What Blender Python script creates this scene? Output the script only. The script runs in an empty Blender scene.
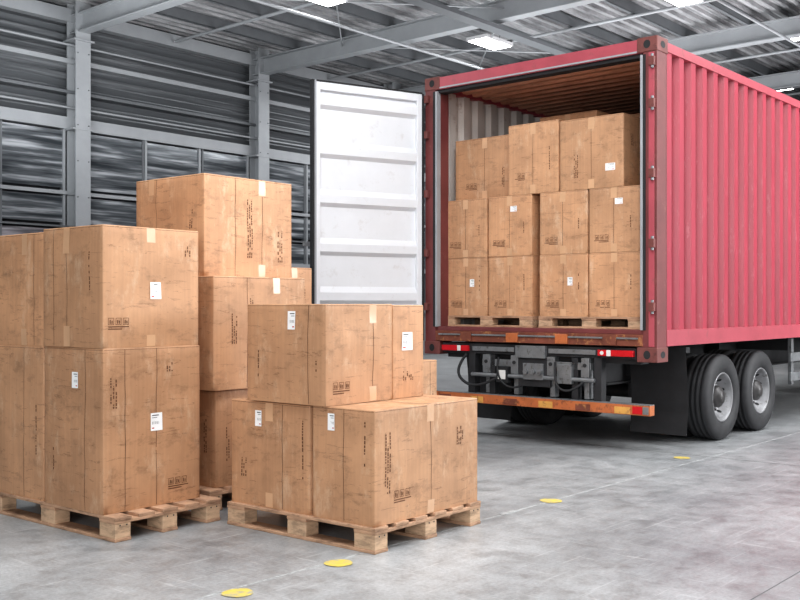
import bpy, bmesh, math, random
from mathutils import Vector, Matrix, noise
random.seed(7)
scene = bpy.context.scene

def S(r, g, b):
    def f(c):
        c /= 255.0
        return c/12.92 if c <= 0.04045 else ((c+0.055)/1.055)**2.4
    return (f(r), f(g), f(b), 1.0)

# ------------------------------------------------------------------ materials
def new_mat(name):
    m = bpy.data.materials.new(name)
    m.use_nodes = True
    nt = m.node_tree
    b = nt.nodes["Principled BSDF"]
    return m, nt, b

def ramp(nt, fac, stops):
    r = nt.nodes.new("ShaderNodeValToRGB")
    el = r.color_ramp.elements
    while len(el) < len(stops):
        el.new(0.5)
    for e, (p, c) in zip(el, stops):
        e.position = p
        e.color = c
    nt.links.new(fac, r.inputs[0])
    return r.outputs[0]

def mixc(nt, fac, a, b, mode='MIX'):
    m = nt.nodes.new("ShaderNodeMix")
    m.data_type = 'RGBA'
    m.blend_type = mode
    for s, v in ((0, fac), (6, a), (7, b)):
        if isinstance(v, bpy.types.NodeSocket):
            nt.links.new(v, m.inputs[s])
        else:
            m.inputs[s].default_value = v
    return m.outputs[2]

def objco(nt, scale=(1, 1, 1), rnd=False):
    tc = nt.nodes.new("ShaderNodeTexCoord")
    mp = nt.nodes.new("ShaderNodeMapping")
    mp.inputs["Scale"].default_value = scale
    nt.links.new(tc.outputs["Object"], mp.inputs["Vector"])
    if rnd:
        oi = nt.nodes.new("ShaderNodeObjectInfo")
        mu = nt.nodes.new("ShaderNodeMath"); mu.operation = 'MULTIPLY'; mu.inputs[1].default_value = 37.0
        nt.links.new(oi.outputs["Random"], mu.inputs[0])
        cb = nt.nodes.new("ShaderNodeCombineXYZ")
        for i in range(3):
            nt.links.new(mu.outputs[0], cb.inputs[i])
        nt.links.new(cb.outputs[0], mp.inputs["Location"])
    return mp.outputs[0]

def noise_tex(nt, co, scale, detail=4, rough=0.6, dist=0.0):
    n = nt.nodes.new("ShaderNodeTexNoise")
    n.inputs["Scale"].default_value = scale
    n.inputs["Detail"].default_value = detail
    n.inputs["Roughness"].default_value = rough
    n.inputs["Distortion"].default_value = dist
    nt.links.new(co, n.inputs["Vector"])
    return n.outputs["Fac"]

def bump(nt, b, h, strength=0.2, dist=0.01):
    bp = nt.nodes.new("ShaderNodeBump")
    bp.inputs["Strength"].default_value = strength
    bp.inputs["Distance"].default_value = dist
    nt.links.new(h, bp.inputs["Height"])
    nt.links.new(bp.outputs[0], b.inputs["Normal"])

def painted(name, col, rough=0.5, metal=0.0, var=0.12, scale=3.0, stretch=(1, 1, 1), bmp=0.05, grime_or_sheen=None, gpos=(0.56, 0.70)):
    m, nt, b = new_mat(name)
    co = objco(nt, stretch, True)
    f = noise_tex(nt, co, scale, 5, 0.65)
    d = tuple(c*(1-var) for c in col[:3])+(1,)
    l = tuple(min(1, c*(1+var)) for c in col[:3])+(1,)
    c = ramp(nt, f, [(0.3, d), (0.7, l)])
    if grime_or_sheen:
        f2 = noise_tex(nt, co, scale*2.7, 6, 0.7)
        msk = ramp(nt, f2, [(gpos[0], (0, 0, 0, 1)), (gpos[1], (1, 1, 1, 1))])
        c = mixc(nt, msk, c, grime_or_sheen)
    nt.links.new(c, b.inputs["Base Color"])
    b.inputs["Roughness"].default_value = rough
    b.inputs["Metallic"].default_value = metal
    if bmp:
        bump(nt, b, f, bmp, 0.01)
    return m

def cardboard(name, base):
    m, nt, b = new_mat(name)
    co = objco(nt, (1, 1, 1), True)
    f = noise_tex(nt, co, 2.6, 5, 0.62)
    d = tuple(c*0.84 for c in base[:3])+(1,)
    l = tuple(min(1, c*1.10) for c in base[:3])+(1,)
    c = ramp(nt, f, [(0.33, d), (0.66, l)])
    f2 = noise_tex(nt, objco(nt, (1, 1, 1.6), True), 7.0, 9, 0.74, .2)
    msk = ramp(nt, f2, [(0.53, (0, 0, 0, 1)), (0.66, (.62, .62, .62, 1))])
    c = mixc(nt, msk, c, tuple(x*0.56 for x in base[:3])+(1,))
    f5 = noise_tex(nt, objco(nt, (1, 1, 7), True), 6.0, 6, 0.7, .6)
    msk5 = ramp(nt, f5, [(0.60, (0, 0, 0, 1)), (0.63, (.6, .6, .6, 1)), (0.66, (0, 0, 0, 1))])
    c = mixc(nt, msk5, c, S(112, 80, 58))
    f3 = noise_tex(nt, objco(nt, (1.4, 1.4, .6), True), 5.5, 9, 0.78)
    msk3 = ramp(nt, f3, [(0.54, (0, 0, 0, 1)), (0.66, (.55, .55, .55, 1))])
    c = mixc(nt, msk3, c, S(222, 192, 164))
    f4 = noise_tex(nt, objco(nt, (60, 60, 1.2), True), 1.0, 2, 0.5)
    st = ramp(nt, f4, [(0.35, (.92, .92, .92, 1)), (0.65, (1, 1, 1, 1))])
    c = mixc(nt, 1.0, c, st, 'MULTIPLY')
    oi = nt.nodes.new("ShaderNodeObjectInfo")
    tone = ramp(nt, oi.outputs["Random"], [(0, (.84, .82, .80, 1)), (.5, (.95, .94, .93, 1)), (1, (1.06, 1.02, .99, 1))])
    c = mixc(nt, 1.0, c, tone, 'MULTIPLY')
    nt.links.new(c, b.inputs["Base Color"])
    b.inputs["Roughness"].default_value = 0.6
    bump(nt, b, f2, 0.16, 0.008)
    return m

M = {}
M['card'] = cardboard("cardboard", S(200, 156, 121))
M['tape'] = painted("packing_tape", S(206, 166, 132), 0.28, 0, .08, 6)
M['seam'] = painted("box_seam", S(84, 56, 38), 0.8, 0, .1, 5, bmp=0)
M['ink'] = painted("box_ink", S(108, 74, 52), 0.8, 0, .2, 20, bmp=0)
M['label'] = painted("paper_label", S(240, 240, 240), 0.5, 0, .03, 8, bmp=0)
M['lab_red'] = painted("label_red", S(190, 60, 50), 0.6, 0, .05, 8, bmp=0)
M['lab_blk'] = painted("label_black", S(80, 80, 85), 0.6, 0, .05, 8, bmp=0)

def wood_mat(name, base):
    m, nt, b = new_mat(name)
    co = objco(nt, (4, 4, 14), True)
    f = noise_tex(nt, co, 2.0, 8, 0.7)
    c = ramp(nt, f, [(0.28, tuple(x*0.38 for x in base[:3])+(1,)), (0.5, base), (0.72, tuple(min(1, x*1.3) for x in base[:3])+(1,))])
    nt.links.new(c, b.inputs["Base Color"])
    b.inputs["Roughness"].default_value = 0.8
    bump(nt, b, f, 0.3, 0.006)
    return m
M['wood'] = wood_mat("pallet_wood", S(178, 144, 118))
M['wood2'] = wood_mat("pallet_end_grain", S(194, 164, 136))

def red_paint(name, c0, rough):
    m, nt, b = new_mat(name)
    f = noise_tex(nt, objco(nt, (1.2, 1.2, .25)), 4.0, 8, 0.7)
    c = ramp(nt, f, [(0.3, tuple(x*0.88 for x in c0[:3])+(1,)), (0.6, c0), (0.75, tuple(min(1, x*1.12+.01) for x in c0[:3])+(1,))])
    f2 = noise_tex(nt, objco(nt, (3, 3, .8)), 5.5, 8, 0.78)
    msk = ramp(nt, f2, [(0.56, (0, 0, 0, 1)), (0.70, (.28, .28, .28, 1))])
    c = mixc(nt, msk, c, S(212, 156, 162))
    nt.links.new(c, b.inputs["Base Color"])
    b.inputs["Roughness"].default_value = rough
    return m
M['red'] = red_paint("container_red_paint", S(172, 72, 86), 0.34)
M['frame'] = painted("container_frame_paint", S(116, 62, 62), 0.48, 0, .2, 3, bmp=.1, grime_or_sheen=S(138, 92, 84), gpos=(.6, .75))
M['header'] = painted("container_header_paint", S(172, 84, 94), 0.4, 0, .1, 3, grime_or_sheen=S(134, 84, 84), gpos=(.6, .75))
M['rust'] = painted("rusty_sill", S(124, 72, 56), 0.7, 0.1, .3, 6, bmp=.2, grime_or_sheen=S(180, 128, 82), gpos=(.55, .68))
M['casting'] = painted("corner_casting_steel", S(122, 74, 70), 0.55, .2, .2, 8, bmp=.1, grime_or_sheen=S(84, 54, 52))
M['inner'] = painted("container_inner_paint", S(204, 196, 190), 0.55, 0, .08, 3, grime_or_sheen=S(150, 118, 100), gpos=(.58, .76))
M['innerroof'] = painted("container_roof_lining", S(214, 162, 136), 0.6, 0, .25, 3, stretch=(6, .6, 1), grime_or_sheen=S(150, 104, 84))
M['doorw'] = painted("door_inner_paint", S(228, 230, 234), 0.42, 0, .03, 3, grime_or_sheen=S(208, 206, 206), gpos=(.58, .8))
M['rubber_or_hole'] = painted("black_rubber_or_hole", S(40, 40, 42), 0.7, 0, .2, 8, bmp=.1)
M['tyre'] = painted("tyre_rubber", S(48, 48, 50), 0.65, 0, .25, 8, bmp=.1)
M['gasket'] = painted("grey_gasket", S(158, 160, 164), 0.5, 0, .1, 5)
M['rim'] = painted("wheel_rim_steel", S(142, 142, 144), 0.42, .35, .2, 6, grime_or_sheen=S(90, 86, 84))
M['hub'] = painted("wheel_hub_steel", S(80, 78, 78), 0.45, .4, .2, 6)
M['chassis'] = painted("chassis_dark_steel", S(54, 54, 56), 0.6, .3, .25, 4, bmp=.1)
M['steel'] = painted("galvanised_steel", S(138, 140, 142), 0.42, .5, .2, 7, bmp=.1, grime_or_sheen=S(84, 80, 78))
M['taill'] = painted("tail_lamp_red", S(196, 34, 44), 0.2, 0, .05, 8, bmp=0)
M['orange'] = painted("bumper_orange", S(184, 108, 66), 0.5, 0, .15, 8, grime_or_sheen=S(112, 68, 52), gpos=(.54, .68))
M['yellow'] = painted("bumper_yellow", S(206, 156, 84), 0.5, 0, .12, 8, grime_or_sheen=S(140, 94, 64), gpos=(.54, .68))
M['white'] = painted("white_reflector", S(220, 218, 215), 0.4, 0, .05, 8, bmp=0)
M['ply'] = painted("plywood_floor", S(150, 112, 84), 0.7, 0, .2, 4, stretch=(1, 8, 1))
M['bstl'] = painted("building_steel", S(146, 149, 152), 0.45, .1, .08, 2)
M['bstd'] = painted("building_steel_dark", S(98, 101, 104), 0.5, .1, .12, 2)
M['wallpan'] = painted("wall_cladding", S(100, 103, 106), 0.3, .3, .22, .8, stretch=(.12, 1, 5), grime_or_sheen=S(142, 145, 148), gpos=(.5, .68))  # lighter stretched streaks paint reflective strips into the cladding colour
M['wallpan2'] = painted("wall_panel_light", S(170, 172, 175), 0.5, 0, .08, 1)
M['plinth'] = painted("concrete_plinth", S(130, 132, 134), 0.7, 0, .12, 1.5)
M['lampb'] = painted("lamp_housing", S(210, 210, 212), 0.4, .2, .05, 4)

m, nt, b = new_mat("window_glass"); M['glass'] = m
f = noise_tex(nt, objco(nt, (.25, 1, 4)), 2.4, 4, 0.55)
c = ramp(nt, f, [(0.38, S(66, 70, 74)), (0.52, S(110, 114, 118)), (.66, S(190, 194, 198))])  # pale streaks paint reflections into the glass colour
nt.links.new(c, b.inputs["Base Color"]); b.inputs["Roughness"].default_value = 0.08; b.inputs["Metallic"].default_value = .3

m, nt, b = new_mat("led_panel"); M['led'] = m
b.inputs["Emission Color"].default_value = (1, 1, 1, 1)
b.inputs["Emission Strength"].default_value = 14.0
b.inputs["Base Color"].default_value = (.9, .9, .9, 1)

m, nt, b = new_mat("roof_deck"); M['deck'] = m
f = noise_tex(nt, objco(nt, (.35, 3.5, 1)), 1.8, 7, 0.7)
c = ramp(nt, f, [(0.35, S(94, 95, 97)), (0.65, S(172, 173, 175))])
nt.links.new(c, b.inputs["Base Color"]); b.inputs["Roughness"].default_value = 0.5; b.inputs["Metallic"].default_value = .1

# concrete floor
m, nt, b = new_mat("polished_concrete"); M['floor'] = m
co = objco(nt)
f1 = noise_tex(nt, co, 0.6, 6, 0.6, .2)
f2 = noise_tex(nt, co, 5.5, 10, 0.80, .2)
f3 = noise_tex(nt, co, 55, 5, 0.75)
c = ramp(nt, f1, [(0.35, S(140, 142, 144)), (0.65, S(174, 176, 177))])
c2 = ramp(nt, f2, [(0.38, (.70, .70, .70, 1)), (0.50, (.95, .95, .95, 1)), (0.62, (1.10, 1.10, 1.10, 1))])
c = mixc(nt, 1.0, c, c2, 'MULTIPLY')
c3 = ramp(nt, f3, [(0.3, (.76, .76, .76, 1)), (0.6, (1.05, 1.05, 1.05, 1))])
c = mixc(nt, 1.0, c, c3, 'MULTIPLY')
for sc_ in ((1.0, 30, 1), (24, 1.3, 1)):
    fs = noise_tex(nt, objco(nt, sc_), 1.3, 7, .7, .1)
    sc = ramp(nt, fs, [(0.58, (0, 0, 0, 1)), (0.66, (.3, .3, .3, 1))])
    c = mixc(nt, sc, c, S(208, 210, 210))
nt.links.new(c, b.inputs["Base Color"])
rr = ramp(nt, f2, [(0.35, (.28, .28, .28, 1)), (0.65, (.46, .46, .46, 1))])
nt.links.new(rr, b.inputs["Roughness"])
bump(nt, b, f3, 0.1, 0.004)
M['fyel'] = painted("floor_yellow_paint", S(210, 188, 92), 0.5, 0, .1, 10, grime_or_sheen=S(166, 162, 142), gpos=(.48, .62))
M['fwht'] = painted("floor_white_paint", S(182, 184, 184), 0.5, 0, .1, 10, grime_or_sheen=S(150, 151, 152), gpos=(.44, .56))
M['joint'] = painted("floor_joint_filler", S(104, 105, 106), 0.7, 0, .1, 10)

# ------------------------------------------------------------------ mesh builder
class MB:
    def __init__(s):
        s.v = []; s.f = []; s.m = []; s.mats = []; s.sm = []
    def mi(s, k):
        if k not in s.mats: s.mats.append(k)
        return s.mats.index(k)
    def face(s, pts, k, smooth=False):
        i = len(s.v); s.v += [tuple(p) for p in pts]
        s.f.append(tuple(range(i, i+len(pts)))); s.m.append(s.mi(k)); s.sm.append(smooth)
    def box(s, x0, x1, y0, y1, z0, z1, k):
        i = len(s.v)
        s.v += [(x0, y0, z0), (x1, y0, z0), (x1, y1, z0), (x0, y1, z0), (x0, y0, z1), (x1, y0, z1), (x1, y1, z1), (x0, y1, z1)]
        for q in ((0, 3, 2, 1), (4, 5, 6, 7), (0, 1, 5, 4), (1, 2, 6, 5), (2, 3, 7, 6), (3, 0, 4, 7)):
            s.f.append(tuple(i+j for j in q)); s.m.append(s.mi(k)); s.sm.append(False)
    def grid(s, rows, k, smooth=False, closed=False):
        i = len(s.v); n = len(rows[0])
        for r in rows: s.v += [tuple(p) for p in r]
        for a in range(len(rows)-1):
            for c in range(n if closed else n-1):
                d = (c+1) % n
                s.f.append((i+a*n+c, i+a*n+d, i+(a+1)*n+d, i+(a+1)*n+c)); s.m.append(s.mi(k)); s.sm.append(smooth)
    def lathe(s, prof, cx, cz, k, y0=0.0, seg=48, smooth=True, sgn=1):
        rows = []
        for r, y in prof:
            rows.append([(cx+r*math.cos(2*math.pi*t/seg), y0+sgn*y, cz+r*math.sin(2*math.pi*t/seg)) for t in range(seg)])
        s.grid(rows, k, smooth, True)
    def cyl(s, p0, p1, r, k, seg=16, caps=True):
        p0 = Vector(p0); p1 = Vector(p1); d = (p1-p0).normalized()
        u = d.orthogonal().normalized(); w = d.cross(u)
        rows = [[p+(u*math.cos(2*math.pi*t/seg)+w*math.sin(2*math.pi*t/seg))*r for t in range(seg)] for p in (p0, p1)]
        s.grid(rows, k, True, True)
        if caps:
            s.face(rows[0][::-1], k); s.face(rows[1], k)
    def obj(s, name, loc=(0, 0, 0), rz=0.0, parent=None, bevel=0, weld=False):
        me = bpy.data.meshes.new(name)
        me.from_pydata(s.v, [], s.f)
        for k in s.mats: me.materials.append(M[k])
        for p, mi, sm in zip(me.polygons, s.m, s.sm):
            p.material_index = mi; p.use_smooth = sm
        bm = bmesh.new(); bm.from_mesh(me)
        if weld: bmesh.ops.remove_doubles(bm, verts=bm.verts, dist=1e-5)
        bmesh.ops.recalc_face_normals(bm, faces=bm.faces)
        bm.to_mesh(me); bm.free()
        o = bpy.data.objects.new(name, me)
        scene.collection.objects.link(o)
        o.location = loc; o.rotation_euler = (0, 0, rz)
        if parent: o.parent = parent
        if bevel:
            bv = o.modifiers.new("bevel", 'BEVEL'); bv.width = bevel; bv.segments = 2; bv.limit_method = 'ANGLE'; bv.angle_limit = math.radians(50)
        return o

def empty(name, loc, rz):
    e = bpy.data.objects.new(name, None)
    scene.collection.objects.link(e)
    e.location = loc; e.rotation_euler = (0, 0, rz)
    return e

# ------------------------------------------------------------------ frames (real-world layout, metres)
TH = math.radians(50.7)        # pallets in the foreground
TC = math.atan2(.758, .652)    # building + container axis
def fr(o, th, a, b, z=0):
    return (o[0]+a*math.cos(th)-b*math.sin(th), o[1]+a*math.sin(th)+b*math.cos(th), z)

# ------------------------------------------------------------------ cardboard boxes
def cbox(o, th, a0, a1, b0, b1, z0, z1, tapeL=None, tapeR=None, creaseR=None, creaseL=None, labels=(), texts=(), jit=0.0, bul=0.006):
    A, B, H = a1-a0, b1-b0, z1-z0
    sd = random.uniform(0, 100)
    def env(t): return min(1.0, 5.0*t*(1-t)) if 0 < t < 1 else 0.0
    def disp(face, c, z):
        L = A if face in 'Rr' else B
        e = env(c/L)*env(z/H)
        n = noise.noise(Vector((c*5+sd, z*5, ord(face)*.37)))
        n2 = noise.noise(Vector((c*13+sd, z*13, ord(face)*.37)))
        return e*(bul*(.6+n*1.8)+n2*.004)
    def P(face, c, z, off=0.0):
        d = disp(face, c, z)+off
        if face == 'R': return (c, -d, z)
        if face == 'L': return (-d, c, z)
        if face == 'r': return (c, B+d, z)
        return (A+d, c, z)
    mb = MB(); n = 16
    for face, L in (('R', A), ('L', B), ('r', A), ('l', B)):
        mb.grid([[P(face, L*i/n, H*j/n) for i in range(n+1)] for j in range(n+1)], 'card', True)
    def T(x, y, off=0.0):
        e = env(x/A)*env(y/B)
        return (x, y, H+off-e*.003*(1+noise.noise(Vector((x*4+sd, y*4, 5)))))
    mb.grid([[T(A*i/n, B*j/n) for i in range(n+1)] for j in range(n+1)], 'card', True)
    mb.face([(0, 0, 0), (0, B, 0), (A, B, 0), (A, 0, 0)], 'card')
    ob = mb.obj("cardboard_box", fr(o, th, a0, b0, z0), th+jit, bevel=.004, weld=True)
    d = MB()
    def strip(face, c0, c1, za, zb, off, k):
        nn = 14
        d.grid([[P(face, c, za+(zb-za)*j/nn, off) for c in (c0, (c0+c1)/2, c1)] for j in range(nn+1)], k, True)
    def hstrip(face, c0, c1, za, zb, off, k):
        nn = 16
        d.grid([[P(face, c0+(c1-c0)*j/nn, z, off) for j in range(nn+1)] for z in (za, zb)], k, True)
    def tstrip(x0, x1, y0, y1, off, k):
        nn = 10
        d.grid([[T(x0+(x1-x0)*i/nn, y0+(y1-y0)*j/nn, off) for i in range(nn+1)] for j in range(nn+1)], k, True)
    if tapeL is not None:
        c, ln = tapeL
        strip('L', c-.028, c+.028, H-ln, H-.004, .0012, 'tape')
        strip('L', c-.028, c+.028, .004, ln*.8, .0012, 'tape')
        strip('l', c-.028, c+.028, H-ln, H-.004, .0012, 'tape')
        tstrip(.002, A-.002, c-.0025, c+.0025, .0018, 'seam')
        tstrip(.004, A-.004, c-.028, c+.028, .0012, 'tape')
    if tapeR is not None:
        c, ln = tapeR
        strip('R', c-.028, c+.028, H-ln, H-.004, .0012, 'tape')
        strip('R', c-.028, c+.028, .004, ln*.8, .0012, 'tape')
        strip('r', c-.028, c+.028, H-ln, H-.004, .0012, 'tape')
        tstrip(c-.0025, c+.0025, .002, B-.002, .0018, 'seam')
        tstrip(c-.028, c+.028, .004, B-.004, .0012, 'tape')
    for c in (creaseR or ()):
        strip('R', c-.0015, c+.0015, .006, H-.006, .0008, 'seam')
    for c in (creaseL or ()):
        strip('L', c-.0015, c+.0015, .006, H-.006, .0008, 'seam')
    hstrip('R', .004, A-.004, H-.0095, H-.008, .0006, 'seam')
    hstrip('L', .004, B-.004, H-.0095, H-.008, .0006, 'seam')
    def q(face, c0, c1, za, zb, off, k):
        d.face([P(face, c0, za, off), P(face, c1, za, off), P(face, c1, zb, off), P(face, c0, zb, off)], k)
    for (face, c, z, w, h) in labels:
        c0 = c-w/2; z0_ = z-h/2
        q(face, c0, c0+w, z0_, z0_+h, .003, 'label')
        q(face, c0+w*.1, c0+w*.7, z0_+h*.84, z0_+h*.89, .0038, 'lab_blk')
        q(face, c0+w*.1, c0+w*.55, z0_+h*.72, z0_+h*.75, .0038, 'lab_blk')
        x = c0+w*.12
        while x < c0+w*.7:
            ww = random.choice((.02, .03))*w
            q(face, x, x+ww, z0_+h*.36, z0_+h*.52, .0038, 'lab_blk'); x += ww+random.choice((.06, .08))*w
        q(face, c0+w*.1, c0+w*.35, z0_+h*.12, z0_+h*.18, .0038, 'lab_red')
    for (face, c, z, w, h) in texts:
        if w > .105:
            ns = max(2, int(w/.045)); e = .0025; sz = .034
            for i in range(ns):
                x = c-w/2+i*.045
                for (p0, p1, r0, r1) in ((x, x+sz, z, z+e), (x, x+sz, z+sz, z+sz+e), (x, x+e, z, z+sz), (x+sz-e, x+sz, z, z+sz)):
                    q(face, p0, p1, r0, r1, .0016, 'ink')
                q(face, x+.009, x+.015, z+.006, z+.026, .0016, 'ink'); q(face, x+.02, x+.026, z+.006, z+.022, .0016, 'ink')
            for k_ in range(2):
                q(face, c-w/2, c-w/2+w*(.9-.3*k_), z-.012-.012*k_, z-.007-.012*k_, .0016, 'ink')
            continue
        cols = max(1, int(w/.016))
        for i in range(cols):
            zz = z-h/2
            top = z+h/2*(1 if i % 2 == 0 else random.uniform(.2, .9))
            while zz < top:
                l = random.uniform(.006, .02)
                if random.random() > .2:
                    q(face, c-w/2+i*.016, c-w/2+i*.016+.008, zz, min(zz+l, top), .0016, 'ink')
                zz += l+.005
    if d.f:
        me = d.obj("tape_and_labels", (0, 0, 0), 0)
        me.parent = ob
    return ob

# ------------------------------------------------------------------ pallets
def pallet(o, th, A, B, a0=0, b0=0, z=0, H=.125, nb=6):
    mb = MB()
    t = .017
    hb = H-3*t
    ws = .1
    xs = (0, A/2-ws/2, A-ws)
    ys = (0, B/2-.07, B-.14)
    for x in xs:
        mb.box(x, x+ws, 0, B, 0, t, 'wood')
        for y in ys:
            mb.box(x+.003, x+ws-.003, y+.002, y+.14-.002, t, t+hb, 'wood2')
    for y in ys:
        mb.box(0, A, y, y+.14, t+hb, 2*t+hb, 'wood')
    w = .1; gap = (A-nb*w)/(nb-1)
    for i in range(nb):
        x = i*(w+gap)
        j = random.uniform(-.004, .004)
        mb.box(x, x+w, j, B+j, 2*t+hb, H, 'wood')
    for x in xs:
        for (px, pz) in ((x+.03, H-2.5*t), (x+.07, H-2.5*t)):
            mb.cyl((px, -.001, pz), (px, -.0025, pz), .004, 'chassis', 8)
    return mb.obj("wooden_pallet", fr(o, th, a0, b0, z), th, bevel=.003)

P0 = (-.12, 4.80)
Q0 = (-1.437, 5.04)
pallet(P0, TH, .89, 1.07)
pallet(Q0, TH, .69, 1.24, nb=5)

PT = .1255
# front stack
cbox(P0, TH, .015, .88, .015, .43, PT, .69, creaseR=(.44,), creaseL=(.2,), tapeR=(.44, .09),
     labels=(('L', .285, .49, .045, .085),), texts=(('L', .07, .4, .03, .22), ('R', .10, .30, .05, .3), ('R', .70, .38, .07, .1), ('R', .22, .12, .15, .1)))
cbox(P0, TH, .02, .84, .455, 1.055, PT, .685, creaseL=(.2, ), tapeL=(.3, .1),
     labels=(('L', .38, .47, .05, .085),), texts=(('L', .06, .33, .03, .3), ('L', .5, .2, .05, .1)))
cbox(P0, TH, .0, .52, .325, .905, .691, 1.205, tapeR=(.36, .10), creaseR=(.36,), creaseL=(.12,),
     labels=(('L', .24, .43, .055, .095),), texts=(('R', .12, .08, .14, .06), ('L', .5, .2, .03, .14), ('L', .07, .2, .02, .1)))
cbox(P0, TH, .53, .80, .33, .90, .691, 1.20, creaseR=(), tapeL=(.28, .09),
     labels=(('R', .12, .31, .09, .1),), texts=(('R', .13, .12, .1, .05),))

# left stack
cbox(Q0, TH, .0, .625, .10, .645, PT, .976, creaseL=(.16,), creaseR=(.13, .33),
     labels=(('L', .25, .68, .05, .085), ('R', .33, .45, .075, .095)), texts=(('R', .07, .62, .06, .16), ('R', .42, .74, .05, .05), ('L', .46, .25, .03, .12), ('R', .48, .1, .15, .1)))
cbox(Q0, TH, .0, .625, .105, .65, .977, 1.613, tapeL=(.32, .14), creaseL=(.32, .44), tapeR=(.3, .08),
     labels=(('R', .33, .30, .07, .09),), texts=(('R', .10, .12, .14, .14), ('R', .55, .52, .05, .06), ('L', .12, .4, .03, .2)), jit=.01)
cbox(Q0, TH, .01, .64, .67, 1.22, PT, .97, creaseL=(.2,), texts=(('L', .08, .4, .03, .3),))
cbox(Q0, TH, .015, .64, .675, 1.23, .971, 1.60, tapeL=(.2, .12), creaseL=(.1,))

# middle stack behind
R0 = (-1.156, 5.90)
pallet(R0, TH, .84, .80, a0=-.06, b0=-.12)
cbox(R0, TH, .02, .75, -.08, .62, PT, .70, creaseR=(.3,), texts=(('R', .1, .25, .04, .2), ('L', .1, .3, .04, .2)))
cbox(R0, TH, -.03, .72, -.12, .58, .701, 1.37, creaseR=(.26,), tapeR=(.5, .1), texts=(('R', .16, .36, .05, .18), ('R', .3, .5, .04, .12), ('R', .5, .12, .05, .08)))
cbox(R0, TH, .0, .72, .0, .66, 1.371, 1.98, tapeR=(.46, .1), creaseR=(.24, .46), creaseL=(.45,), tapeL=(.5, .1),
     texts=(('R', .36, .3, .05, .36), ('R', .62, .2, .05, .2), ('L', .12, .3, .04, .2)))

# stacks further back beside the open door
S0 = (-.95, 6.95)
pallet(S0, TH, .56, .6, a0=-.04, b0=-.04, nb=4)
cbox(S0, TH, 0, .48, 0, .52, PT, .80)
cbox(S0, TH, 0, .48, 0, .52, .801, 1.47, tapeR=(.3, .1), texts=(('R', .4, .5, .04, .1),))
S1 = (-.2, 6.55)
pallet(S1, TH, .8, .6, a0=-.03, b0=-.03, nb=5)
cbox(S1, TH, 0, .73, 0, .54, PT, .81, creaseR=(.65,), texts=(('R', .69, .35, .03, .2),))

# ------------------------------------------------------------------ shipping container
C0 = (2.012, 7.83)
W, L = 2.34, 12.0
ZB, ZF, ZT = .746, 1.0, 3.31
cont = empty("shipping_container", (C0[0], C0[1], 0), TC)

def corr(x0, x1, pitch=.225, dep=.055, fo=.38, sl=.10):
    pts = []; x = x0
    while x < x1-1e-6:
        for f, y in ((0, 0), (fo, 0), (fo+sl, dep), (1-sl, dep)):
            xx = x+f*pitch
            if xx < x1: pts.append((xx, y))
        x += pitch
    pts.append((x1, 0))
    return pts

for nm, y_out, sg in (("side_panel_right", .004, 1), ("side_panel_left", W-.004, -1)):
    mb = MB(); pr = corr(.18, L-.15)
    mb.grid([[(x, y_out+sg*y, z) for x, y in pr] for z in (ZF-.01, 3.22)], 'red')
    mb.grid([[(x, y_out+sg*(y+.006), z) for x, y in pr] for z in (ZF-.01, 3.22)], 'inner')
    mb.obj(nm, parent=cont)
mb = MB(); pr = corr(.1, W-.1)
mb.grid([[(L-.02-y, x, z) for x, y in pr] for z in (ZF-.01, 3.22)], 'red')
mb.grid([[(L-.028-y, x, z) for x, y in pr] for z in (ZF-.01, 3.22)], 'inner')
mb.obj("end_panel", parent=cont)
mb = MB(); pr = corr(.1, L-.1, .16, .022, .34, .14)
mb.grid([[(x, y, 3.275-d) for x, d in pr] for y in (.05, W-.05)], 'red')
mb.grid([[(x, y, 3.265-d) for x, d in pr] for y in (.05, W-.05)], 'innerroof')
mb.obj("roof_panel", parent=cont)
mb = MB()
mb.box(.02, L-.05, .05, W-.05, ZF-.04, ZF, 'ply')
x = .5
while x < L-.3:
    mb.box(x, x+.05, .05, W-.05, ZF-.14, ZF-.04, 'chassis'); x += .4
mb.obj("plywood_deck", parent=cont)
mb = MB()
for y0, y1 in ((.0, .12), (W-.12, W)):
    mb.box(.0, .17, y0, y1, .86, 3.20, 'frame')
    mb.box(L-.16, L, y0, y1, .86, 3.20, 'frame')
mb.box(-.004, .0, .02, .07, .87, 3.19, 'header')
for y0, y1 in ((-.006, .065), (W-.065, W+.006)):
    mb.box(.17, L-.16, y0, y1, 3.215, 3.29, 'header')
    mb.box(.17, L-.16, y0, y1, .87, 1.0, 'header')
mb.box(L-.1, L, .12, W-.12, 3.18, 3.30, 'red')
mb.box(L-.1, L, .12, W-.12, .86, 1.0, 'red')
mb.obj("corner_posts_and_rails", parent=cont, bevel=.006)
mb = MB()
mb.box(.0, .10, .12, W-.12, 3.195, 3.305, 'header')
mb.box(.02, .12, .12, W-.12, 3.165, 3.195, 'rubber_or_hole')
mb.box(-.004, .0, .14, W-.14, 3.20, 3.215, 'gasket')
mb.obj("door_header", parent=cont, bevel=.005)
mb = MB()
mb.box(.0, .12, .12, W-.12, .87, .965, 'rust')
mb.box(.015, .12, .12, W-.12, .965, 1.003, 'frame')
mb.box(-.012, .0, .16, W-.16, .925, .94, 'steel')
for y in (.35, .8, 1.3, 1.8):
    mb.box(-.02, .0, y, y+.12, .875, .955, 'orange' if y in (.8, 1.3) else 'rust')
mb.obj("door_sill", parent=cont, bevel=.004)
mb = MB()
for y0, y1 in ((.12, .142), (W-.142, W-.12)):
    mb.box(-.006, .05, y0, y1, 1.0, 3.18, 'gasket')
    mb.box(.05, .17, y0, y1, 1.0, 3.18, 'frame')
mb.box(-.006, .0, .095, .118, 1.0, 3.18, 'rubber_or_hole')
mb.box(-.006, .0, W-.118, W-.095, 1.0, 3.18, 'rubber_or_hole')
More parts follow.
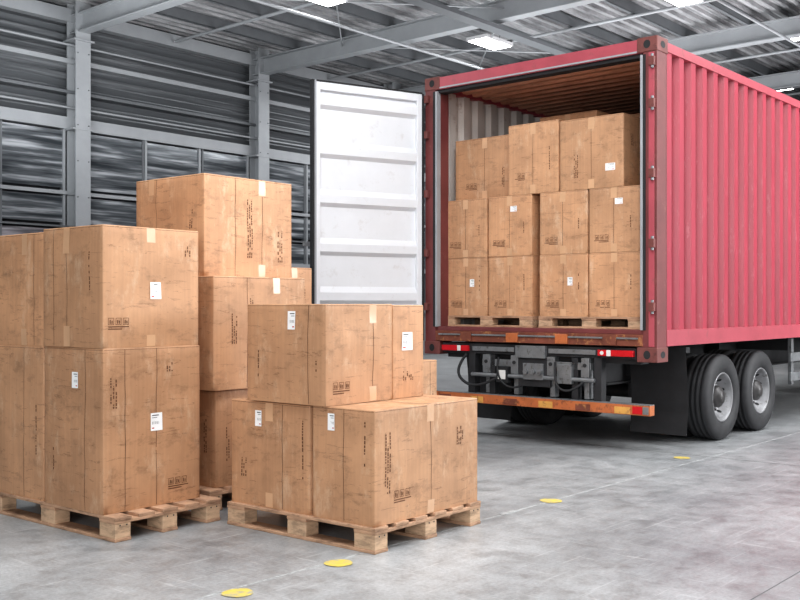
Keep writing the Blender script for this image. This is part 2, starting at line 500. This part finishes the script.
for z in (1.15, 1.65, 2.2, 2.75, 3.08):
    mb.box(-.035, .0, .01, .055, z, z+.07, 'casting')
    mb.cyl((-.02, .03, z-.02), (-.02, .03, z+.09), .012, 'steel', 10)
    mb.box(-.035, .0, W-.05, W-.005, z, z+.07, 'casting')
mb.obj("door_gaskets_and_hinges", parent=cont, bevel=.002)
def casting(mb, x0, y0, z0, w=.18, d=.165, h=.118):
    e = .006
    mb.box(x0-e, x0+w+e, y0-e, y0+d+e, z0, z0+h, 'casting')
mb = MB()
for x0 in (0, L-.18):
    for y0 in (0, W-.165):
        for z0 in (ZB, ZT-.118+.005):
            casting(mb, x0, y0, z0)
            xc = x0+.09; zc = z0+.06
            yy = y0-.0075 if y0 == 0 else y0+.165+.0075
            mb.face([(xc+.04*math.cos(t), yy, zc+.028*math.sin(t)) for t in [i*math.pi/8 for i in range(16)]], 'rubber_or_hole')  # flat dark ovals painted on for the shade inside the casting holes
            xx = -.0075 if x0 == 0 else L+.0075
            yc = y0+.0825
            mb.face([(xx, yc+.03*math.cos(t), zc+.034*math.sin(t)) for t in [i*math.pi/8 for i in range(16)]], 'rubber_or_hole')
        mb.box(x0+.02, x0+.15, y0+.02, y0+.14, .85, .88, 'frame')
mb.obj("corner_castings", parent=cont, bevel=.006)

# open door leaf (left)
phi = math.atan2(-.506, -.863) - TC
door = empty("left_door_leaf", (-.02, W-.01, 0), phi); door.parent = cont
dz0, dz1, dw = .87, 3.165, 1.14
mb = MB()
t = .05
mb.box(.03, .085, -t, 0, dz0, dz1, 'doorw')
mb.box(dw-.06, dw, -t, 0, dz0, dz1, 'doorw')
mb.box(.085, dw-.06, -t, 0, dz1-.07, dz1, 'doorw')
mb.box(.085, dw-.06, -t, 0, dz0, dz0+.07, 'doorw')
mb.obj("door_frame", parent=door, bevel=.006)
mb = MB()
pz = []; z = dz0+.07
nb = 5; ph = (dz1-.07-z)/nb
for i in range(nb):
    for f, y in ((0, -.040), (.62, -.040), (.70, -.004), (.86, -.004), (.985, -.040)):
        pz.append((z+(i+f)*ph, y))
pz.append((dz1-.07, -.040))
mb.grid([[(x, y, zz) for zz, y in pz] for x in (.08, dw-.055)], 'doorw')
mb.grid([[(x, y-.008, zz) for zz, y in pz] for x in (.08, dw-.055)], 'red')
mb.obj("door_panel", parent=door)
mb = MB()
mb.box(dw, dw+.018, -t, .006, dz0-.01, dz1+.01, 'rubber_or_hole')
mb.box(dw-.018, dw, -.001, .008, dz0-.01, dz1+.01, 'gasket')
mb.box(.03, dw+.018, -t, .004, dz1, dz1+.014, 'rubber_or_hole')
mb.box(.012, .03, -t, .006, dz0, dz1, 'rubber_or_hole')
mb.obj("door_gasket", parent=door)
mb = MB()
for x in (.3, .85):
    mb.cyl((x, -.095, dz0-.03), (x, -.095, dz1+.03), .017, 'steel', 12)
    for z in (dz0+.05, 1.5, 2.2, dz1-.1):
        mb.box(x-.04, x+.04, -.12, -.05, z, z+.05, 'steel')
    mb.box(x, x+.35, -.12, -.105, 1.72, 1.76, 'steel')
for z in (1.15, 1.65, 2.2, 2.75, 3.05):
    mb.box(-.01, .10, -.065, -.045, z, z+.07, 'red')
mb.obj("locking_bars", parent=door, bevel=.003)

# cargo inside
def cargo(s0, s1, u0, u1, z0, z1, **k):
    return cbox(C0, TC, s0, s1, u0, u1, z0, z1, bul=.004, **k)
for (u0, u1) in ((.20, 1.2), (1.26, 2.26)):
    pallet(C0, TC, 1.1, u1-u0, a0=.16, b0=u0, z=ZF+.001, H=.1, nb=6)
us = [(.23, .70), (.715, 1.19), (1.27, 1.74), (1.755, 2.235)]
for i, (u0, u1) in enumerate(us):
    w = u1-u0
    cargo(.17, .70, u0, u1, 1.102, 1.635, creaseL=(w*.5,), tapeL=(w*.5, .08), labels=(('L', w*.35, .3, .05, .07),) if i % 2 else (),
          texts=(('L', w*.74, .10, .15, .08), ('L', w*.2, .3, .03, .14)), jit=random.uniform(-.01, .01))
    cargo(.17, .70, u0+.003, u1-.003, 1.637, 2.175, tapeL=(w*.5, .09), creaseL=(w*.5,), labels=(('L', w*.4, .42, .07, .05),) if i in (0, 2) else (),
          texts=(('L', w*.76, .11, .15, .09), ('L', w*.2, .25, .03, .1)), jit=random.uniform(-.012, .012))
    cargo(.74, 1.25, u0, u1, 1.102, 1.635)
    cargo(.74, 1.25, u0, u1, 1.637, 2.175)
cargo(.17, .62, .38, .985, 2.177, 2.78, tapeL=(.3, .1), creaseL=(.3,), labels=(('L', .12, .17, .09, .06),), texts=(('L', .45, .2, .05, .2), ('R', .15, .4, .06, .1)))
cargo(.17, .65, 1.0, 1.52, 2.177, 2.80, tapeL=(.26, .1), creaseL=(.26,), texts=(('L', .4, .15, .12, .08), ('L', .1, .3, .03, .2)))
cargo(.28, .72, 1.56, 2.2, 2.177, 2.75, tapeL=(.3, .1), creaseL=(.3,), texts=(('L', .1, .2, .04, .2), ('L', .46, .12, .15, .08)))
cargo(.70, 1.2, .93, 1.53, 2.177, 2.95, tapeL=(.3, .1))
cargo(.76, 1.24, .30, .90, 2.177, 2.88)
cargo(.80, 1.24, 1.62, 2.2, 2.177, 2.74)

# ------------------------------------------------------------------ trailer chassis
tr = empty("container_trailer", (C0[0], C0[1], 0), TC)
mb = MB()
for y in (.72, 1.56):
    mb.box(.12, 11.6, y, y+.06, .50, .52, 'chassis'); mb.box(.12, 11.6, y+.024, y+.036, .52, .84, 'chassis'); mb.box(.12, 11.6, y, y+.06, .84, .855, 'chassis')
for x in (.1, 3.4, 6.0, 9.0, 11.5):
    mb.box(x, x+.14, .19, W-.19, .72, .855, 'chassis')
for x in (.9, 1.7, 2.6):
    mb.box(x, x+.06, .6, 1.75, .56, .82, 'chassis')
mb.obj("frame_rails", parent=tr, bevel=.004)
mb = MB()
mb.box(.02, .10, .19, W-.19, .765, .855, 'chassis')
mb.box(-.01, .02, .20, .52, .785, .835, 'taill'); mb.box(-.01, .02, 1.84, 2.14, .785, .835, 'taill')
mb.box(-.012, .02, .40, .44, .785, .835, 'white'); mb.box(-.012, .02, 1.92, 1.96, .785, .835, 'white')
mb.box(.005, .02, .55, 1.0, .79, .83, 'steel'); mb.box(.005, .02, 1.35, 1.8, .79, .83, 'steel')
mb.box(-.02, .02, 1.02, 1.32, .745, .85, 'steel')
for y in (.24, .30, .36, .48): mb.cyl((-.013, y, .81), (-.009, y, .81), .017, 'white' if y == .48 else 'taill', 12)
mb.obj("rear_light_bar", parent=tr, bevel=.003)
mb = MB()
for y in (.62, .95, 1.32, 1.62):
    mb.box(.03, .10, y, y+.045, .42, .77, 'steel')
    mb.box(.0, .03, y-.015, y+.06, .60, .76, 'steel')
    mb.cyl((-.01, y+.022, .70), (.0, y+.022, .70), .016, 'chassis', 8)
mb.box(.02, .12, .60, 1.7, .66, .72, 'steel')
mb.box(.0, .12, .98, 1.30, .50, .74, 'chassis')
mb.box(-.02, .02, 1.04, 1.24, .56, .70, 'steel')
for y in (1.06, 1.13, 1.20):
    mb.cyl((-.05, y, .63), (.0, y, .63), .022, 'steel', 12)
mb.box(-.02, .03, 1.40, 1.52, .52, .66, 'rubber_or_hole'); mb.box(-.025, -.02, 1.42, 1.50, .55, .63, 'white')
mb.box(-.02, .03, .76, .90, .54, .70, 'steel')
mb.cyl((.0, .55, .58), (.0, 1.8, .58), .018, 'steel', 10)
for y in (.5, 1.78):
    mb.box(.02, .1, y, y+.07, .38, .78, 'chassis')
mb.obj("coupling_hardware", parent=tr, bevel=.003)
def tube(name, pts, r, k, parent):
    cu = bpy.data.curves.new(name, 'CURVE'); cu.dimensions = '3D'; cu.bevel_depth = r; cu.bevel_resolution = 3
    sp = cu.splines.new('NURBS'); sp.points.add(len(pts)-1); sp.use_endpoint_u = True; sp.order_u = 4
    for p, q in zip(sp.points, pts): p.co = (*q, 1)
    cu.materials.append(M[k])
    o = bpy.data.objects.new(name, cu); scene.collection.objects.link(o); o.parent = parent
tube("air_hose", [(-.01, 1.85, .76), (-.06, 1.95, .62), (-.08, 1.86, .50), (-.05, 1.70, .46), (.0, 1.52, .56)], .013, 'rubber_or_hole', tr)
tube("air_hose_coil", [(-.01, .92, .72), (-.07, .90, .55), (-.08, .82, .46), (-.04, .7, .50), (.02, .62, .6)], .010, 'rubber_or_hole', tr)
tube("air_hose_short", [(-.01, 1.5, .74), (-.06, 1.52, .56), (-.05, 1.4, .44), (.0, 1.28, .5)], .009, 'rubber_or_hole', tr)
mb = MB()
mb.box(-.02, .06, .05, 2.30, .325, .405, 'orange')
for i, y in enumerate([.22+.36*j for j in range(6)]):
    mb.box(-.024, -.02, y, y+.14, .33, .385, 'yellow' if i % 2 == 0 else 'rust')
mb.box(-.026, -.02, .06, .11, .335, .395, 'steel'); mb.box(-.026, -.02, .115, .20, .335, .395, 'taill')
mb.box(-.02, .06, .05, 2.30, .405, .412, 'steel')
for y in (.72, 1.56):
    mb.box(.06, .5, y, y+.06, .34, .40, 'chassis'); mb.box(.02, .08, y, y+.06, .40, .76, 'chassis')
mb.obj("underrun_bar", parent=tr, bevel=.004)
mb = MB()
for y0 in (.03, W-.55):
    mb.grid([[(.60+.03*math.sin(j*.5), y0+.52*i/4, .11+.74*j/8) for i in range(5)] for j in range(9)], 'rubber_or_hole')
    mb.box(.59, .66, y0-.0, y0+.52, .80, .85, 'chassis')
mb.obj("mud_flaps", parent=tr)
mb = MB()
axles = (1.36, 2.25)
for ax in axles:
    mb.cyl((ax, .2, .385), (ax, W-.2, .385), .06, 'chassis', 16)
    for y in (.70, 1.54):
        mb.box(ax-.3, ax+.25, y, y+.09, .40, .46, 'chassis')
        mb.cyl((ax+.12, y+.045, .46), (ax+.12, y+.045, .62), .06, 'rubber_or_hole', 16)
        mb.box(ax-.34, ax-.26, y, y+.09, .36, .56, 'chassis')
mb.obj("axles_and_suspension", parent=tr, bevel=.004)

def wheel(name, cx, ysurf, inward, parent):
    mb = MB(); R = .382
    wd = .25
    prof = [(.215, .045), (.222, .018), (.25, .008), (.262, .002), (.30, .0), (.345, .006), (.368, .018), (R-.004, .032), (R, .045)]
    for g in (.075, .12, .165):
        prof += [(R, g-.008), (R-.014, g-.006), (R-.014, g+.006), (R, g+.008)]
    prof += [(R, wd-.045), (.368, wd-.018), (.345, wd-.006), (.31, wd), (.275, wd-.006), (.235, wd-.045)]
    mb.lathe(prof, cx, R, 'tyre', ysurf, 56, True, inward)
    mb.lathe([(r, y+wd+.03) for r, y in prof], cx, R, 'tyre', ysurf, 40, True, inward)
    rim = [(.218, .05), (.221, .024), (.216, .016), (.207, .02), (.20, .045), (.192, .062), (.182, .08), (.165, .115), (.15, .125), (.115, .122), (.10, .118)]
    mb.lathe(rim, cx, R, 'rim', ysurf, 48, True, inward)
    hub = [(.10, .118), (.098, .06), (.088, .045), (.06, .035), (.055, .02), (.001, .016)]
    mb.lathe(hub, cx, R, 'hub', ysurf, 32, True, inward)
    mb.lathe([(.216, .06), (.216, .24)], cx, R, 'rim', ysurf, 40, True, inward)
    for i in range(10):
        a = 2*math.pi*i/10
        x, z = cx+.125*math.cos(a), R+.125*math.sin(a)
        mb.cyl((x, ysurf+inward*.13, z), (x, ysurf+inward*.095, z), .012, 'hub', 6)
        a += math.pi/10
        pts = []
        for k in range(12):
            t = 2*math.pi*k/12
            rr = .172+.010*math.cos(t); aa = a+.085*math.sin(t)
            yy = .100 - (rr-.172)*2.0 - .004
            pts.append((cx+rr*math.cos(aa), ysurf+inward*yy, R+rr*math.sin(aa)))
        mb.face(pts, 'rubber_or_hole')  # dark patch painted in for the shade of a hand hole
    mb.obj(name, parent=parent)
for i, ax in enumerate(axles):
    wheel("wheel_right_%d" % (i+1), ax, .02, 1, tr)
    wheel("wheel_left_%d" % (i+1), ax, W-.02, -1, tr)
mb = MB()
for x in (3.2, 4.6, 6.0):
    mb.box(x, x+.06, .08, .12, .38, .86, 'steel')
for z in (.42, .62):
    mb.box(3.1, 6.2, .05, .08, z, z+.09, 'steel')
mb.box(6.5, 7.4, .1, .55, .35, .82, 'steel')
mb.obj("side_guard", parent=tr, bevel=.004)
mb = MB()
for y in (.5, 1.7):
    mb.box(9.0, 9.12, y, y+.12, .05, .8, 'chassis'); mb.box(8.93, 9.19, y-.04, y+.16, 0, .05, 'chassis')
mb.obj("landing_legs", parent=tr, bevel=.005)

# ------------------------------------------------------------------ building
W0 = (-5.9, 16.4)
X0, X1, YW, ZC = -22.0, 46.0, -34.0, 6.25
def place(mb, name, bevel=0): return mb.obj(name, (W0[0], W0[1], 0), TC, bevel=bevel)
mb = MB(); mb.box(X0-.5, X1+.5, YW-.5, .5, -.2, 0, 'floor'); place(mb, "floor")
def room(x, y):
    dx, dy = x-W0[0], y-W0[1]; c, s = math.cos(TC), math.sin(TC)
    return (dx*c+dy*s, -dx*s+dy*c)
mb = MB()
lx, ly = room(.924, 6.12)
mb.box(X0+2, X1-2, ly-.005, ly+.005, 0, .0012, 'fwht')
ax_, ay_ = room(.70, 5.72)
mb.box(ax_-.08, ax_+.08, ly-.018, ly+.018, 0, .003, 'fwht')
def disc(mb, cx, cy, r, z, k):
    mb.face([(cx+r*(1+.07*math.sin(3*t+cx))*math.cos(t), cy+r*(1+.05*math.cos(2*t+cx))*math.sin(t), z) for t in [i*math.pi/12 for i in range(24)]], k)
for wx, wy in ((-.675, 4.16), (-.285, 4.64), (.924, 6.12), (2.21, 7.84)):
    a, b_ = room(wx, wy); disc(mb, a, b_, .066, .003, 'fyel')
a0, _ = room(2.21, 7.84)
for i in range(2, 14): disc(mb, a0+2.1*i, ly, .055, .003, 'fyel')
place(mb, "floor_marking_line")
mb = MB()
for i in range(-3, 8):
    mb.box(i*6.0-1.0, i*6.0-.994, YW, 0, 0, .0008, 'joint')
for j in range(1, 6):
    mb.box(X0, X1, -j*6.0-1.6, -j*6.0-1.594, 0, .0008, 'joint')
place(mb, "floor_joints")
# left wall
mb = MB()
mb.box(X0, X1, .25, .4, 0, ZC, 'bstd')
mb.box(X0, X1, .05, .25, 0, 1.0, 'plinth')
z = 1.0
prof = []
while z < ZC-.01:
    prof += [(.20, z), (.12, z+.09), (.20, z+.095)]
    z += .13
mb.grid([[(x, y, zz) for y, zz in prof] for x in (X0, X1)], 'wallpan')
place(mb, "wall_left")
tcol = [.63+4.0*i for i in range(-5, 12)]
mb = MB()
for x in tcol:
    w = .14
    mb.box(x-w, x+w, -.26, -.24, 0, ZC, 'bstl'); mb.box(x-.012, x+.012, -.24, .0, 0, ZC, 'bstl'); mb.box(x-w, x+w, 0, .02, 0, ZC, 'bstl')
    mb.box(x-.25, x+.25, -.35, .1, 0, .03, 'bstl')
    mb.box(x-w-.05, x+w+.05, -.3, .05, ZC-.65, ZC-.62, 'bstl')
    mb.box(x-w-.05, x+w+.05, -.27, .05, 4.12, 4.15, 'bstl')
    for zz in [1.2+.6*k for k in range(8)]:
        for xx in (x-.10, x+.10): mb.cyl((xx, -.26, zz), (xx, -.272, zz), .012, 'bstd', 6)
place(mb, "steel_columns")
mb = MB()
for z, h, k in ((4.15, .2, 'bstl'), (3.05, .06, 'bstl'), (2.5, .03, 'bstd'), (1.95, .1, 'bstl'), (4.75, .05, 'bstd'), (5.25, .08, 'bstl'), (1.0, .1, 'bstl'), (5.95, .22, 'bstl')):
    mb.box(X0, X1, -.04, .12, z, z+h, k)
x = X0
while x < X1:
    mb.box(x-.015, x+.015, 0, .1, 1.0, 4.2, 'bstd'); x += 1.333
for z in (4.5, 5.55):
    mb.cyl((X0, -.08, z), (X1, -.08, z), .02, 'bstl', 8)
place(mb, "trim_wall_girts")
for i, x in enumerate(tcol[3:13]):
    mb = MB()
    for z0, z1 in ((1.98, 2.5), (2.53, 3.05), (3.11, 4.15)):
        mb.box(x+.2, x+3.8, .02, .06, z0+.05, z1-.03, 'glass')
    for xx in (x+.18, x+1.4, x+2.6, x+3.78):
        mb.box(xx, xx+.04, -.01, .1, 1.98, 4.15, 'bstl')
    place(mb, "window_%d" % (i+1))
# ceiling
mb = MB(); prof = []
y = YW
while y < .3:
    prof += [(y, ZC+.06), (y+.09, ZC+.06), (y+.11, ZC), (y+.19, ZC), (y+.21, ZC+.06)]
    y += .21
mb.grid([[(x, yy, zz) for yy, zz in prof] for x in (X0, X1)], 'deck')
mb.box(X0, X1, YW, .3, ZC+.2, ZC+.3, 'bstd')
place(mb, "ceiling")
mb = MB()
for x in tcol:
    mb.box(x-.10, x+.10, YW, -.01, ZC-.50, ZC-.48, 'bstl'); mb.box(x-.01, x+.01, YW, -.01, ZC-.48, ZC-.2, 'bstl'); mb.box(x-.10, x+.10, YW, -.01, ZC-.2, ZC-.18, 'bstl')
    mb.cyl((x+2, YW+.1, ZC-.22), (x+2, -.1, ZC-.22), .03, 'bstl', 8)
y = -1.2
while y > YW:
    mb.box(X0, X1, y-.035, y+.035, ZC-.18, ZC-.17, 'bstd'); mb.box(X0, X1, y-.035, y-.027, ZC-.18, ZC, 'bstd'); y -= 1.2
for i, x in enumerate(tcol[:-1]):
    for yb in (-2.4, -9.6, -16.8):
        mb.cyl((x, yb, ZC-.3), (x+4, yb-3.6, ZC-.3), .013, 'bstl', 6)
        mb.cyl((x+4, yb, ZC-.3), (x, yb-3.6, ZC-.3), .013, 'bstl', 6)
place(mb, "roof_beams")
mb = MB()
for yy in (-4.1, -9.2, -14.8):
    mb.cyl((X0+.4, yy, ZC-.62), (X1-.4, yy, ZC-.62), .024, 'bstl', 10)
for yy in (-6.0, -12.0):
    mb.box(X0+.4, X1-.4, yy, yy+.22, ZC-.66, ZC-.60, 'bstd')
place(mb, "sprinkler_pipes")
mb = MB(); mb.box(X1, X1+.3, YW, .3, 0, ZC+.2, 'wallpan2')
for j in range(1, 9): mb.box(X1-.1, X1, YW+j*3.8, YW+j*3.8+.2, 0, ZC, 'bstl')
place(mb, "wall_back")
mb = MB(); mb.box(X0-.3, X0, YW, .3, 0, ZC+.2, 'wallpan2'); place(mb, "wall_front")
mb = MB(); mb.box(X0, X1, YW-.3, YW, 0, ZC+.2, 'wallpan2'); place(mb, "wall_right")

# ceiling lamps
lamps = [(1.63, 18.1), (4.3, 15.4), (6.9, 17.5), (8.2, 21.7), (-1.25, 15.4), (2.0, 8.5), (-2.5, 9.5), (6.5, 10.5), (0, 2.5), (5, 3.5), (5.0, 24.5), (3.0, 27.5)]
for (x, y) in lamps:
    mb = MB()
    mb.box(-.42, .42, -.22, .22, 0, .06, 'lampb')
    mb.box(-.39, .39, -.19, .19, -.012, 0, 'led')
    mb.cyl((-.3, 0, .06), (-.3, 0, .3), .008, 'steel', 6); mb.cyl((.3, 0, .06), (.3, 0, .3), .008, 'steel', 6)
    mb.obj("ceiling_lamp", (x, y, ZC-.32), TC)

def area(name, loc, size, power, target):
    l = bpy.data.lights.new(name, 'AREA'); l.shape = 'RECTANGLE'; l.size = size[0]; l.size_y = size[1]; l.energy = power
    l.color = (.97, .985, 1.0)
    o = bpy.data.objects.new(name, l); scene.collection.objects.link(o); o.location = loc
    o.rotation_euler = (Vector(target)-Vector(loc)).to_track_quat('-Z', 'Y').to_euler()
area("skylight_1", (0.5, 4.0, 5.6), (6, 4), 470, (0.5, 4.6, 0))
area("skylight_2", (7.0, 8.5, 5.6), (5, 6), 420, (6, 9, 0))
area("skylight_3", (-4.5, 10.0, 5.6), (5, 5), 330, (-5.5, 13, 0))
area("skylight_4", (3, 20, 5.5), (8, 6), 380, (3, 20, 0))
area("camera_side_fill", (-1.5, -7, 3.2), (9, 5), 800, (0.5, 8, 1.6))  # added fill light behind the camera, not a real opening
area("container_side_fill", (11.5, 7.0, 3.0), (3, 3), 700, (4.0, 10.0, 2.0))  # added light from the right to bring out the container ribs
area("ceiling_fill_1", (-3.0, 12.5, 3.9), (7, 2), 280, (-2.0, 14.0, 6.25))  # added upward fill to brighten the ceiling, no fixture behind it
area("ceiling_fill_2", (4.5, 17, 3.6), (8, 4), 340, (4.5, 17.5, 6.25))  # second added fill for the ceiling, also without a fixture

w = bpy.data.worlds.new("world"); scene.world = w; w.use_nodes = True
w.node_tree.nodes["Background"].inputs[0].default_value = (.8, .85, .9, 1)
w.node_tree.nodes["Background"].inputs[1].default_value = .5

# ------------------------------------------------------------------ camera
cam = bpy.data.cameras.new("camera"); co = bpy.data.objects.new("camera", cam)
scene.collection.objects.link(co)
co.location = (0, 0, 1.2); co.rotation_euler = (math.radians(90), 0, 0)
cam.sensor_width = 36; cam.lens = 45.0; cam.shift_y = 5/800; cam.clip_end = 200
scene.camera = co
scene.view_settings.view_transform = 'Standard'
try:
    scene.view_settings.look = 'Medium High Contrast'
except Exception as e:
    print("look not available", e)
